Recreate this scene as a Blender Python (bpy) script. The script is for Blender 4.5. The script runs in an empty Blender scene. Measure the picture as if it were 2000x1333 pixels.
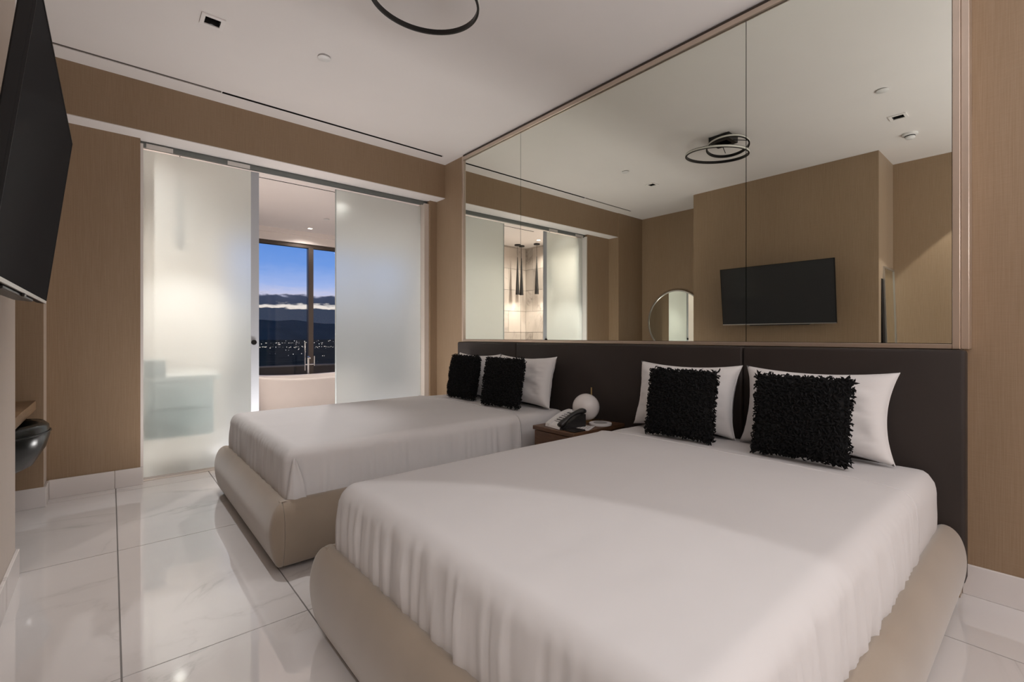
import bpy, bmesh, math, random
from mathutils import Vector, Matrix, noise

random.seed(7)
S = bpy.context.scene
COL = S.collection
PI = math.pi

# ------------------------------------------------------------------ camera
cam_d = bpy.data.cameras.new('camera')
cam = bpy.data.objects.new('camera', cam_d); COL.objects.link(cam)
cam.location = (0, 0, 1.2)
cam.rotation_euler = (PI / 2, 0, -math.radians(40.558))
cam_d.sensor_width = 36.0
cam_d.lens = 915.03 / 2000 * 36
cam_d.shift_y = -9.8 / 2000
cam_d.clip_start = 0.02; cam_d.clip_end = 60000
S.camera = cam

# ------------------------------------------------------------------ exposure
S.view_settings.view_transform = 'Standard'
S.view_settings.look = 'None'
S.view_settings.exposure = 0.0
S.view_settings.gamma = 1.0
S.view_settings.use_curve_mapping = False

# ------------------------------------------------------------------ world: dusk sky
W = bpy.data.worlds.new('dusk_sky'); S.world = W; W.use_nodes = True
nt = W.node_tree; nt.nodes.clear()
wo = nt.nodes.new('ShaderNodeOutputWorld'); bg = nt.nodes.new('ShaderNodeBackground')
tc = nt.nodes.new('ShaderNodeTexCoord'); sep = nt.nodes.new('ShaderNodeSeparateXYZ')
mp = nt.nodes.new('ShaderNodeMapping'); mp.inputs['Scale'].default_value = (26, 26, 100)
nz = nt.nodes.new('ShaderNodeTexNoise'); nz.inputs['Scale'].default_value = 1.6; nz.inputs['Detail'].default_value = 6
ma = nt.nodes.new('ShaderNodeMath'); ma.operation = 'MULTIPLY_ADD'
ma.inputs[1].default_value = 0.020; ma.inputs[2].default_value = -0.010
ad = nt.nodes.new('ShaderNodeMath'); ad.operation = 'ADD'
rp = nt.nodes.new('ShaderNodeValToRGB')
mr = nt.nodes.new('ShaderNodeMapRange'); mr.inputs['From Max'].default_value = 0.5
L = nt.links.new
L(tc.outputs['Generated'], sep.inputs[0]); L(tc.outputs['Generated'], mp.inputs[0]); L(mp.outputs[0], nz.inputs['Vector'])
L(nz.outputs['Fac'], ma.inputs[0]); L(ma.outputs[0], ad.inputs[0]); L(sep.outputs['Z'], ad.inputs[1])
L(ad.outputs[0], mr.inputs['Value']); L(mr.outputs[0], rp.inputs[0]); L(rp.outputs[0], bg.inputs[0]); L(bg.outputs[0], wo.inputs[0])
els = rp.color_ramp.elements
stops = [(0.0, (.035, .05, .09)), (.106, (.035, .05, .09)), (.110, (.95, .84, .76)), (.119, (.80, .73, .70)), (.124, (.040, .055, .10)),
         (.152, (.050, .065, .12)), (.160, (.60, .60, .80)), (.20, (.36, .48, .85)), (.28, (.17, .34, .80)), (.40, (.085, .25, .72)), (1.0, (.03, .12, .45))]
while len(els) < len(stops): els.new(1.0)
for e, (p, c) in zip(els, stops):
    e.position = p; e.color = (*c, 1)
bg.inputs[1].default_value = 1.0

# ------------------------------------------------------------------ unseen fill lights added to the room, and the hall downlight
def area(name, loc, size, power, color, rot=(0, 0, 0), sy=None, spread=PI):
    d = bpy.data.lights.new(name, 'AREA'); d.energy = power; d.color = color
    d.shape = 'RECTANGLE'; d.size = size; d.size_y = sy or size; d.spread = spread
    o = bpy.data.objects.new(name, d); COL.objects.link(o); o.location = loc; o.rotation_euler = rot
    return o
def spot(name, loc, power, color, angle, blend=.3, radius=.02, rot=(0, 0, 0)):
    d = bpy.data.lights.new(name, 'SPOT'); d.energy = power; d.color = color
    d.spot_size = math.radians(angle); d.spot_blend = blend; d.shadow_soft_size = radius
    o = bpy.data.objects.new(name, d); COL.objects.link(o); o.location = loc; o.rotation_euler = rot
    return o
WARM = (.93, .955, 1.0)
area('hall_fill_up', (1.0, -2.8, 0.5), 2.6, 152, WARM, (PI, 0, 0), 2.0, math.radians(150))  # added fill, out of view, thrown up at the ceiling
area('hall_fill_down', (1.0, -2.4, 3.12), 1.6, 30, WARM)  # unseen overhead fill, added without a fixture
area('hall_fill_right', (2.97, -1.5, 1.9), .5, 20, WARM, (0, math.radians(90), math.radians(-12)), .8)  # added unseen fill that brightens the television wall
area('hall_fill_left', (-.97, -1.3, 1.9), .5, 17, WARM, (0, math.radians(-90), math.radians(10)), .8)  # fill added out of view to lift the right wall
area('far_bed_floor_fill', (1.40, 4.43, .06), 1.3, 27, (1, .97, .95), (PI, 0, 0), .12)  # fill added out of sight behind the far bed, brightens ceiling and soffit
spot('hall_downlight', (-.5, .4, 3.16), 68, (1, .98, .97), 75.2, .05, .02)

# ------------------------------------------------------------------ material helpers
MATS = {}
def new_mat(name):
    m = bpy.data.materials.new(name); m.use_nodes = True
    n = m.node_tree.nodes; b = n['Principled BSDF']
    MATS[name] = m
    return m, m.node_tree, b
def coords(nt, scale=(1, 1, 1), kind='Object', rot=(0, 0, 0)):
    t = nt.nodes.new('ShaderNodeTexCoord'); m = nt.nodes.new('ShaderNodeMapping')
    m.inputs['Scale'].default_value = scale; m.inputs['Rotation'].default_value = rot
    nt.links.new(t.outputs[kind], m.inputs[0]); return m.outputs[0]
def world_coords(nt, scale=(1, 1, 1)):
    g = nt.nodes.new('ShaderNodeNewGeometry'); m = nt.nodes.new('ShaderNodeMapping')
    m.inputs['Scale'].default_value = scale
    nt.links.new(g.outputs['Position'], m.inputs[0]); return m.outputs[0]
def noise_tex(nt, vec, scale, detail=4, rough=.55, dist=0):
    n = nt.nodes.new('ShaderNodeTexNoise'); n.inputs['Scale'].default_value = scale
    n.inputs['Detail'].default_value = detail; n.inputs['Roughness'].default_value = rough
    n.inputs['Distortion'].default_value = dist
    nt.links.new(vec, n.inputs['Vector']); return n.outputs['Fac']
def ramp(nt, fac, stops):
    r = nt.nodes.new('ShaderNodeValToRGB'); e = r.color_ramp.elements
    while len(e) < len(stops): e.new(1.0)
    for k, (p, c) in zip(e, stops): k.position = p; k.color = (*c, 1)
    nt.links.new(fac, r.inputs[0]); return r.outputs[0]
def bump(nt, b, h, strength=.2, dist=.01):
    n = nt.nodes.new('ShaderNodeBump'); n.inputs['Strength'].default_value = strength; n.inputs['Distance'].default_value = dist
    nt.links.new(h, n.inputs['Height']); nt.links.new(n.outputs[0], b.inputs['Normal'])
def plain(name, col, rough=.5, metal=0, spec=.5, bump_scale=None, bump_s=.1, vary=.06, nscale=8):
    m, t, b = new_mat(name)
    v = world_coords(t); f = noise_tex(t, v, nscale, 3)
    lo = tuple(c * (1 - vary) for c in col); hi = tuple(min(1, c * (1 + vary)) for c in col)
    t.links.new(ramp(t, f, [(.3, lo), (.7, hi)]), b.inputs['Base Color'])
    b.inputs['Roughness'].default_value = rough; b.inputs['Metallic'].default_value = metal
    b.inputs['Specular IOR Level'].default_value = spec
    if bump_scale: bump(t, b, noise_tex(t, v, bump_scale, 4), bump_s, .003)
    return m
def wallpaper(name, col, hi):
    m, t, b = new_mat(name)
    v1 = world_coords(t, (240, 240, 5)); v2 = world_coords(t, (18, 18, 420)); v3 = world_coords(t, (3.2, 3.2, .35))
    a = noise_tex(t, v1, 1, 3); c = noise_tex(t, v2, 1, 3); d = noise_tex(t, v3, 1, 2)
    mx = t.nodes.new('ShaderNodeMath'); mx.operation = 'ADD'; t.links.new(a, mx.inputs[0])
    mc = t.nodes.new('ShaderNodeMath'); mc.operation = 'MULTIPLY_ADD'; mc.inputs[1].default_value = .45; mc.inputs[2].default_value = .275; t.links.new(c, mc.inputs[0]); t.links.new(mc.outputs[0], mx.inputs[1])
    m2 = t.nodes.new('ShaderNodeMath'); m2.operation = 'MULTIPLY_ADD'; m2.inputs[1].default_value = .5; t.links.new(mx.outputs[0], m2.inputs[0])
    m3 = t.nodes.new('ShaderNodeMath'); m3.operation = 'MULTIPLY_ADD'; m3.inputs[1].default_value = .25; m3.inputs[2].default_value = -.125; t.links.new(d, m3.inputs[0])
    t.links.new(m3.outputs[0], m2.inputs[2])
    t.links.new(ramp(t, m2.outputs[0], [(.32, col), (.68, hi)]), b.inputs['Base Color'])
    b.inputs['Roughness'].default_value = .55; b.inputs['Specular IOR Level'].default_value = .4
    b.inputs['Sheen Weight'].default_value = .6; b.inputs['Sheen Roughness'].default_value = .25
    bump(t, b, mx.outputs[0], .12, .001)
    return m
def marble(name, base, vein, rough, seedvec=(0, 0, 0), amount=1.0):
    m, t, b = new_mat(name)
    oi = t.nodes.new('ShaderNodeObjectInfo'); g = t.nodes.new('ShaderNodeNewGeometry')
    ad = t.nodes.new('ShaderNodeVectorMath'); ad.operation = 'MULTIPLY_ADD'
    ad.inputs[1].default_value = (1, 1, 1)
    cb = t.nodes.new('ShaderNodeCombineXYZ')
    mm = t.nodes.new('ShaderNodeMath'); mm.operation = 'MULTIPLY'; mm.inputs[1].default_value = 37.0
    t.links.new(oi.outputs['Random'], mm.inputs[0]); t.links.new(mm.outputs[0], cb.inputs[0]); t.links.new(mm.outputs[0], cb.inputs[2])
    t.links.new(g.outputs['Position'], ad.inputs[0]); t.links.new(cb.outputs[0], ad.inputs[2])
    mp = t.nodes.new('ShaderNodeMapping'); mp.inputs['Scale'].default_value = (1, 1.9, 1.4); mp.inputs['Rotation'].default_value = (0, 0, .7)
    t.links.new(ad.outputs[0], mp.inputs[0])
    n1 = noise_tex(t, mp.outputs[0], .75, 7, .55, .9)
    s = t.nodes.new('ShaderNodeMath'); s.operation = 'SUBTRACT'; s.inputs[1].default_value = .5; t.links.new(n1, s.inputs[0])
    a = t.nodes.new('ShaderNodeMath'); a.operation = 'ABSOLUTE'; t.links.new(s.outputs[0], a.inputs[0])
    line = ramp(t, a.outputs[0], [(.0, (1, 1, 1)), (.010, (.35, .35, .35)), (.045, (0, 0, 0))])
    n2 = noise_tex(t, mp.outputs[0], 1.3, 3)
    mask = ramp(t, n2, [(.45, (0, 0, 0)), (.62, (1, 1, 1))])
    mu = t.nodes.new('ShaderNodeMath'); mu.operation = 'MULTIPLY'; t.links.new(line, mu.inputs[0]); t.links.new(mask, mu.inputs[1])
    mu2 = t.nodes.new('ShaderNodeMath'); mu2.operation = 'MULTIPLY'; mu2.inputs[1].default_value = amount; t.links.new(mu.outputs[0], mu2.inputs[0])
    cl = t.nodes.new('ShaderNodeMix'); cl.data_type = 'RGBA'
    n3 = noise_tex(t, mp.outputs[0], .9, 4)
    basec = ramp(t, n3, [(.3, tuple(c * .93 for c in base)), (.7, base)])
    t.links.new(mu2.outputs[0], cl.inputs[0]); t.links.new(basec, cl.inputs[6]); cl.inputs[7].default_value = (*vein, 1)
    t.links.new(cl.outputs[2], b.inputs['Base Color'])
    b.inputs['Roughness'].default_value = rough; b.inputs['Specular IOR Level'].default_value = .5
    return m
def fabric(name, col, rough=.85, weave=600, vary=.05, bs=.15, sheen=.0, big=3):
    m, t, b = new_mat(name)
    v = world_coords(t); f = noise_tex(t, v, big, 3); g = noise_tex(t, v, weave, 2)
    t.links.new(ramp(t, f, [(.3, tuple(c * (1 - vary) for c in col)), (.7, tuple(min(1, c * (1 + vary)) for c in col))]), b.inputs['Base Color'])
    b.inputs['Roughness'].default_value = rough; b.inputs['Specular IOR Level'].default_value = .2
    b.inputs['Sheen Weight'].default_value = sheen
    bump(t, b, g, bs, .001)
    return m
def wood(name, dark, light, rough=.4):
    m, t, b = new_mat(name)
    v = world_coords(t, (3, 3, 25)); f = noise_tex(t, v, 3, 6, .6, .8)
    t.links.new(ramp(t, f, [(.3, dark), (.7, light)]), b.inputs['Base Color'])
    b.inputs['Roughness'].default_value = rough
    return m
def emit(name, col, strength, sampling=True):
    m = bpy.data.materials.new(name); m.use_nodes = True; t = m.node_tree; t.nodes.clear()
    o = t.nodes.new('ShaderNodeOutputMaterial'); e = t.nodes.new('ShaderNodeEmission')
    e.inputs[0].default_value = (*col, 1); e.inputs[1].default_value = strength; t.links.new(e.outputs[0], o.inputs[0])
    if not sampling: m.cycles.emission_sampling = 'NONE'
    return m

M_CEIL = plain('ceiling_paint', (.76, .715, .695), .75, spec=.2, vary=.012, nscale=2)
M_WHITE = plain('white_paint', (.78, .74, .72), .6, spec=.3, vary=.01)
M_PAPER = wallpaper('bronze_wallpaper', (.262, .176, .104), (.340, .240, .158))
M_FLOOR = marble('marble_floor', (.74, .71, .70), (.45, .43, .42), .02, amount=.5)
M_FLOOR.node_tree.nodes['Principled BSDF'].inputs['IOR'].default_value = 2.5
M_SKIRT = marble('marble_skirting', (.74, .70, .685), (.38, .35, .34), .12, amount=.7)
M_GROUT = plain('grout', (.20, .185, .175), .9)
M_MIRROR, t_, b_ = new_mat('mirror_silver')
b_.inputs['Base Color'].default_value = (.855, .88, .81, 1); b_.inputs['Metallic'].default_value = 1; b_.inputs['Roughness'].default_value = 0.0
M_CHAMP = plain('champagne_metal', (.60, .50, .42), .32, metal=.75, vary=.03)
M_HEAD = fabric('dark_leather', (.036, .028, .025), .55, 180, .08, .08); M_HEAD.node_tree.nodes['Principled BSDF'].inputs['Specular IOR Level'].default_value = .25
M_SHEET = fabric('white_sheet', (.63, .61, .607), .8, 900, .012, .06)
M_PILLOW = fabric('white_pillowcase', (.74, .72, .715), .8, 900, .012, .06)
M_BEIGE = fabric('beige_suede', (.305, .246, .190), .9, 500, .07, .22, .55)
M_BLACKF = fabric('black_wool', (.010, .010, .0105), .9, 200, .2, .3)
M_BLACK = plain('black_satin', (.012, .011, .011), .55, spec=.12, vary=.1)
M_BLACKMET = plain('black_metal', (.018, .016, .015), .38, metal=.3, vary=.1)
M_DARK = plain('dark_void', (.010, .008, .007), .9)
M_GREY = plain('grey_cover', (.20, .175, .155), .8)
M_SCREEN = bpy.data.materials.new('tv_glass'); M_SCREEN.use_nodes = True; t_ = M_SCREEN.node_tree; t_.nodes.clear()
o_ = t_.nodes.new('ShaderNodeOutputMaterial'); d_ = t_.nodes.new('ShaderNodeBsdfDiffuse'); d_.inputs[0].default_value = (.042, .042, .044, 1)
g_ = t_.nodes.new('ShaderNodeBsdfGlossy'); g_.inputs['Roughness'].default_value = .08; x_ = t_.nodes.new('ShaderNodeMixShader'); x_.inputs[0].default_value = .012
t_.links.new(d_.outputs[0], x_.inputs[1]); t_.links.new(g_.outputs[0], x_.inputs[2]); t_.links.new(x_.outputs[0], o_.inputs[0])
M_SILVER = plain('silver_metal', (.62, .60, .58), .3, metal=.9, vary=.03)
M_CHROME = plain('chrome', (.75, .73, .71), .12, metal=1, vary=.02)
M_WOOD = wood('walnut', (.075, .035, .018), (.15, .075, .038), .42)
M_DESK = wood('oak_desk', (.16, .095, .05), (.24, .15, .085), .45)
M_LEATHER = plain('black_leather', (.010, .012, .012), .22, vary=.15, bump_scale=220, bump_s=.08)
M_BRASS = plain('brass', (.62, .44, .20), .3, metal=1, vary=.05)
M_GLOBE = plain('opal_glass', (.72, .68, .66), .18, vary=.01)
M_PLASTIC = plain('white_plastic', (.72, .70, .69), .4, vary=.01)
M_BPLASTIC = plain('black_plastic', (.015, .014, .014), .35, vary=.05)
M_TUB = plain('white_acrylic', (.60, .55, .52), .22, vary=.01)
def vary_tiles(m, lo):
    t = m.node_tree; b = t.nodes['Principled BSDF']; src = b.inputs['Base Color'].links[0].from_socket
    oi = t.nodes.new('ShaderNodeObjectInfo'); mr = t.nodes.new('ShaderNodeMapRange'); mr.inputs['To Min'].default_value = lo
    mu = t.nodes.new('ShaderNodeVectorMath'); mu.operation = 'SCALE'; t.links.new(oi.outputs['Random'], mr.inputs[0])
    t.links.new(src, mu.inputs[0]); t.links.new(mr.outputs[0], mu.inputs['Scale']); t.links.new(mu.outputs[0], b.inputs['Base Color'])
M_STONE = marble('travertine', (.60, .53, .47), (.30, .26, .23), .45, amount=.9); vary_tiles(M_STONE, .72)
M_VANITY = plain('grey_vanity', (.50, .53, .53), .5, vary=.03)
M_COUNTER = plain('stone_counter', (.62, .62, .60), .3, vary=.04)
M_BOX = plain('grey_green_box', (.20, .25, .245), .6, vary=.04)
M_WINFR = plain('window_bronze', (.075, .058, .048), .45, metal=.4, vary=.05)
M_BATHWALL = plain('bath_plaster', (.78, .72, .68), .6, vary=.01)
M_GLOW = emit('led_disc', (1, .9, .8), 14)
M_PAPERW = plain('white_paper', (.74, .72, .71), .7, vary=.01)
M_RINGLED = plain('ring_diffuser', (.70, .68, .63), .5, vary=.02)
M_MOUNT = plain('mountain_rock', (.080, .088, .072), .95, vary=.15, nscale=.002)
M_LAND = plain('dark_land', (.085, .055, .032), .95, vary=.3, nscale=.02)
for m_ in (M_MOUNT, M_LAND):
    m_.node_tree.nodes['Principled BSDF'].inputs['Specular IOR Level'].default_value = 0
M_CITY = emit('city_light', (1, .86, .74), 1.2, sampling=False)

# frosted glass: rough refraction with a little scatter
def frosted(name):
    m = bpy.data.materials.new(name); m.use_nodes = True; t = m.node_tree; t.nodes.clear()
    o = t.nodes.new('ShaderNodeOutputMaterial')
    r = t.nodes.new('ShaderNodeBsdfRefraction'); r.distribution = 'BECKMANN'; r.inputs['Color'].default_value = (.93, .975, .965, 1)
    r.inputs['Roughness'].default_value = .33; r.inputs['IOR'].default_value = 1.45
    tr = t.nodes.new('ShaderNodeBsdfTranslucent'); tr.inputs['Color'].default_value = (.86, .90, .90, 1)
    g = t.nodes.new('ShaderNodeBsdfGlossy'); g.inputs['Roughness'].default_value = .22
    f = t.nodes.new('ShaderNodeFresnel'); f.inputs['IOR'].default_value = 1.4
    v = world_coords(t); n = noise_tex(t, v, 3.0, 2)
    mr = t.nodes.new('ShaderNodeMapRange'); mr.inputs['To Min'].default_value = .33; mr.inputs['To Max'].default_value = .37
    t.links.new(n, mr.inputs[0])
    m1 = t.nodes.new('ShaderNodeMixShader'); m2 = t.nodes.new('ShaderNodeMixShader')
    t.links.new(mr.outputs[0], m1.inputs[0]); t.links.new(r.outputs[0], m1.inputs[1]); t.links.new(tr.outputs[0], m1.inputs[2])
    t.links.new(f.outputs[0], m2.inputs[0]); t.links.new(m1.outputs[0], m2.inputs[1]); t.links.new(g.outputs[0], m2.inputs[2])
    t.links.new(m2.outputs[0], o.inputs[0]); return m
M_FROST = frosted('frosted_glass')
def clear_glass(name):
    m = bpy.data.materials.new(name); m.use_nodes = True; t = m.node_tree; t.nodes.clear()
    o = t.nodes.new('ShaderNodeOutputMaterial'); tr = t.nodes.new('ShaderNodeBsdfTransparent'); g = t.nodes.new('ShaderNodeBsdfGlossy')
    tr.inputs[0].default_value = (.97, .98, .98, 1); g.inputs['Roughness'].default_value = .01
    f = t.nodes.new('ShaderNodeFresnel'); f.inputs['IOR'].default_value = 1.25
    mx = t.nodes.new('ShaderNodeMixShader'); t.links.new(f.outputs[0], mx.inputs[0]); t.links.new(tr.outputs[0], mx.inputs[1]); t.links.new(g.outputs[0], mx.inputs[2])
    t.links.new(mx.outputs[0], o.inputs[0]); return m
M_GLASS = clear_glass('window_glass')

# ------------------------------------------------------------------ geometry helpers
def link(name, me, mat, parent=None):
    o = bpy.data.objects.new(name, me); COL.objects.link(o)
    if mat is not None and len(me.materials) == 0: me.materials.append(mat)
    if parent is not None: o.parent = parent
    return o
def from_bm(name, bm, mat, parent=None, smooth=False):
    bmesh.ops.recalc_face_normals(bm, faces=bm.faces[:])
    me = bpy.data.meshes.new(name); bm.to_mesh(me); bm.free()
    if smooth: me.polygons.foreach_set('use_smooth', [True] * len(me.polygons))
    return link(name, me, mat, parent)
def add_box(bm, x0, x1, y0, y1, z0, z1, bev=0, seg=2):
    r = bmesh.ops.create_cube(bm, size=1.0)
    for v in r['verts']:
        v.co = Vector(((x0 + x1) / 2 + v.co.x * (x1 - x0), (y0 + y1) / 2 + v.co.y * (y1 - y0), (z0 + z1) / 2 + v.co.z * (z1 - z0)))
    if bev:
        es = list({e for v in r['verts'] for e in v.link_edges})
        bmesh.ops.bevel(bm, geom=es, offset=bev, segments=seg, profile=.5, affect='EDGES')
def box(name, x0, x1, y0, y1, z0, z1, mat, parent=None, bev=0, seg=2, smooth=False):
    bm = bmesh.new(); add_box(bm, x0, x1, y0, y1, z0, z1, bev, seg)
    return from_bm(name, bm, mat, parent, smooth)
def lathe_bm(bm, prof, seg=32, center=(0, 0, 0), axis='z', cap=True):
    rings = []
    for r, h in prof:
        ring = []
        for i in range(seg):
            a = 2 * PI * i / seg
            p = (r * math.cos(a), r * math.sin(a), h)
            if axis == 'x': p = (h, r * math.cos(a), r * math.sin(a))
            if axis == 'y': p = (r * math.cos(a), h, r * math.sin(a))
            ring.append(bm.verts.new(Vector(p) + Vector(center)))
        rings.append(ring)
    for a, b in zip(rings, rings[1:]):
        for i in range(seg):
            j = (i + 1) % seg
            bm.faces.new((a[i], a[j], b[j], b[i]))
    if cap:
        bm.faces.new(rings[0]); bm.faces.new(rings[-1])
def lathe(name, prof, mat, parent=None, seg=32, center=(0, 0, 0), axis='z', smooth=True, cap=True):
    bm = bmesh.new(); lathe_bm(bm, prof, seg, center, axis, cap)
    o = from_bm(name, bm, mat, parent, smooth)
    if smooth: sharp(o)
    return o
def sharp(o, ang=40):
    me = o.data; bm = bmesh.new(); bm.from_mesh(me)
    for e in bm.edges:
        if len(e.link_faces) == 2 and e.calc_face_angle(0) > math.radians(ang): e.smooth = False
    bm.to_mesh(me); bm.free()
def tube_bm(bm, pts, r, seg=8, closed=False, cap=True, flat=None):
    pts = [Vector(p) for p in pts]; n = len(pts); rings = []
    up = Vector((0, 0, 1))
    for i, p in enumerate(pts):
        a = pts[(i - 1) % n] if closed or i > 0 else p; b = pts[(i + 1) % n] if closed or i < n - 1 else p
        d = (b - a).normalized(); s = d.cross(up)
        if s.length < 1e-3: s = Vector((1, 0, 0))
        s.normalize(); u = s.cross(d).normalized()
        rr = r[i] if isinstance(r, (list, tuple)) else r
        fl = flat or (1, 1)
        rings.append([bm.verts.new(p + s * math.cos(2 * PI * k / seg) * rr * fl[0] + u * math.sin(2 * PI * k / seg) * rr * fl[1]) for k in range(seg)])
    m = n if closed else n - 1
    for i in range(m):
        a, b = rings[i], rings[(i + 1) % n]
        for k in range(seg): bm.faces.new((a[k], a[(k + 1) % seg], b[(k + 1) % seg], b[k]))
    if cap and not closed: bm.faces.new(rings[0]); bm.faces.new(rings[-1])
def tube(name, pts, r, mat, parent=None, seg=8, closed=False, flat=None):
    bm = bmesh.new(); tube_bm(bm, pts, r, seg, closed, True, flat); return from_bm(name, bm, mat, parent, True)
def struct(o): o['kind'] = 'structure'; return o
def tag(o, label, cat, group=None):
    o['label'] = label; o['category'] = cat
    if group: o['group'] = group
    return o
def thing(name, label, cat, loc=(0, 0, 0), rotz=0, group=None):
    o = bpy.data.objects.new(name, None); COL.objects.link(o); o.empty_display_size = .1
    o.location = loc; o.rotation_euler = (0, 0, rotz)
    return tag(o, label, cat, group)

# ================================================================== ROOM SHELL
ZC = 3.19; XM = 2.94; XW = 2.955; XN = 3.03; XL = -1.02; XP = -.36; YS = 4.65; YR = 4.832; ZS = 2.80; YB = -4.2

# floor: grout bed with marble tiles
fl = struct(box('floor', XL - .1, XN + .1, YB - .1, 5.0, -.12, -.003, M_GROUT))
xs = [.028 + .6275 * k for k in range(-2, 6)]; ys = [3.417 + 1.279 * k for k in range(-5, 2)]
xs = [XL - .05] + [x for x in xs if XL < x < XN] + [XN + .05]; ys = [YB - .05] + [y for y in ys if YB < y < 4.95] + [4.99]
G = .003
for i in range(len(xs) - 1):
    for j in range(len(ys) - 1):
        box('tile', xs[i] + G, xs[i + 1] - G, ys[j] + G, ys[j + 1] - G, -.05, 0, M_FLOOR, fl)

# ceiling with openings for the slots and the square downlights
DL = [(.487, 3.478), (.46, .95)]
holes = [(-.42, .684, 4.428, 4.458), (.690, 2.79, 4.428, 4.458)] + [(x - .042, x + .042, y - .042, y + .042) for x, y in DL]
def slab_holes(name, x0, x1, y0, y1, z0, z1, holes, mat):
    X = sorted({x0, x1} | {h[0] for h in holes} | {h[1] for h in holes}); Y = sorted({y0, y1} | {h[2] for h in holes} | {h[3] for h in holes})
    bm = bmesh.new(); cells = set()
    for i in range(len(X) - 1):
        for j in range(len(Y) - 1):
            cx, cy = (X[i] + X[i + 1]) / 2, (Y[j] + Y[j + 1]) / 2
            if not any(h[0] < cx < h[1] and h[2] < cy < h[3] for h in holes): cells.add((i, j))
    vt = {}
    def V(i, j, z):
        k = (i, j, z)
        if k not in vt: vt[k] = bm.verts.new((X[i], Y[j], z))
        return vt[k]
    for i, j in cells:
        for z in (z0, z1): bm.faces.new((V(i, j, z), V(i + 1, j, z), V(i + 1, j + 1, z), V(i, j + 1, z)))
        for (di, dj, a, b) in ((-1, 0, (i, j), (i, j + 1)), (1, 0, (i + 1, j), (i + 1, j + 1)), (0, -1, (i, j), (i + 1, j)), (0, 1, (i, j + 1), (i + 1, j + 1))):
            if (i + di, j + dj) not in cells: bm.faces.new((V(*a, z0), V(*b, z0), V(*b, z1), V(*a, z1)))
    return from_bm(name, bm, mat)
struct(slab_holes('ceiling', XL - .1, XN + .1, YB - .1, YS, ZC, ZC + .1, holes, M_CEIL))
# walls
struct(box('wall_right', XW, XN + .12, .295, YR + .2, 0, ZC, M_PAPER))
struct(box('wall_right_near', XN, XN + .12, YB, .295, 0, ZC, M_PAPER))
struct(box('wall_left', XL - .12, XL, YB, YS, 0, ZC, M_PAPER))
struct(box('wall_pier', XL, XP, 1.257, 3.355, 0, ZC, M_PAPER))
struct(box('wall_far_left', XL, XP, YS - .01, YR, 0, ZC, M_PAPER))
struct(box('wall_far', XP - .2, .18, YR, 4.99, 0, ZS, M_PAPER))
struct(box('wall_far_right', 2.862, XW, YR, 4.99, 0, ZS, M_PAPER))
struct(box('wall_back', XL - .1, XN + .1, YB - .12, YB, 0, ZC, M_PAPER))
# dropped soffit above the sliding doors
struct(box('wall_soffit', XP, XW, YS, YS + .02, ZS + .006, ZC + .1, M_PAPER))
struct(box('ceiling_soffit', XP, XW, YS + .001, 4.99, ZS, ZS + .005, M_CEIL))
struct(box('wall_header', XP, XN + .1, YS + .021, 4.985, ZS + .006, ZC + .1, M_WHITE))

# skirting tiles
def skirting(name, segs):
    base = None
    for k, (x0, x1, y0, y1) in enumerate(segs):
        o = box('skirting_tile' if k else name, x0, x1, y0, y1, 0, .14, M_SKIRT, base, .002, 1)
        if k == 0: base = struct(o)
SK = .014
skirting('baseboard_far', [(XP + SK, .021, YR - SK, YR), (.023, .196, YR - SK, YR), (.182, .196, YR + .001, 4.88)])
skirting('baseboard_far_left', [(XL, XP + SK, YS - .01 - SK, YS - .01), (XP, XP + SK, YS - .0095, YR - SK)])
skirting('baseboard_pier', [(XP, XP + SK, 1.257 - SK, 2.137), (XP, XP + SK, 2.139, 3.355 + SK), (XL + SK, XP - .001, 3.356, 3.355 + SK), (XL + SK, XP - .001, 1.257 - SK, 1.256)])
skirting('baseboard_left', [(XL, XL + SK, 3.37, 4.62), (XL, XL + SK, YB, 1.24)])
skirting('baseboard_right', [(XN - SK, XN, -1.0, .294), (XN - SK, XN, YB, -1.002)])

# linear slots in the ceiling
sd = thing('slot_diffuser', 'long black linear air slot in the ceiling toward the mirror wall', 'air vent', (1.74, 4.443, ZC))
box('duct', -1.0495, 1.0495, -.0145, .0145, .02, .06, M_DARK, sd)
for a_, b_2 in ((-.0145, -.012), (.012, .0145)): box('duct_side', -1.0495, 1.0495, a_, b_2, -.001, .0195, M_DARK, sd)
box('flange', -1.05, 1.05, .0152, .018, -.0015, -.0002, M_CEIL, sd)
sd = thing('slot_diffuser', 'grey linear air slot in the ceiling beside the television', 'air vent', (.132, 4.443, ZC))
box('cover', -.5515, .5515, -.0145, .0145, .004, .02, plain('slot_cover', (.085, .07, .06), .8), sd)
box('flange', -.552, .552, .0152, .018, -.0015, -.0002, M_CEIL, sd)

# ================================================================== SLIDING DOORS
YD = 4.93
M_TRACK = plain('track_aluminium', (.16, .175, .17), .45, metal=.5, vary=.03)
tr = struct(box('trim_1', .18, 2.862, 4.895, 4.965, 2.765, 2.80, M_TRACK)); tr['label'] = 'door track'
box('rail', .185, 2.86, 4.888, 4.894, 2.752, 2.785, M_TRACK, tr)
box('roller_hanger', .22, .40, 4.884, 4.888, 2.748, 2.785, M_SILVER, tr)
box('roller_hanger', .80, .98, 4.884, 4.888, 2.748, 2.785, M_SILVER, tr)
def door(name, x0, x1, y, z0, z1):
    d = bpy.data.objects.new(name, None); COL.objects.link(d); d.location = (x0, y, z0); d['kind'] = 'structure'
    box('pane', 0, x1 - x0, -.006, .006, 0, z1 - z0, M_FROST, d)
    return d
d1 = door('door_1', .200, 1.055, YD, .022, 2.742)
box('stile', .795, .862, -.012, -.0065, 0, 2.72, plain('stile_aluminium', (.46, .48, .52), .35, metal=.2, vary=.01), d1)
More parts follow.
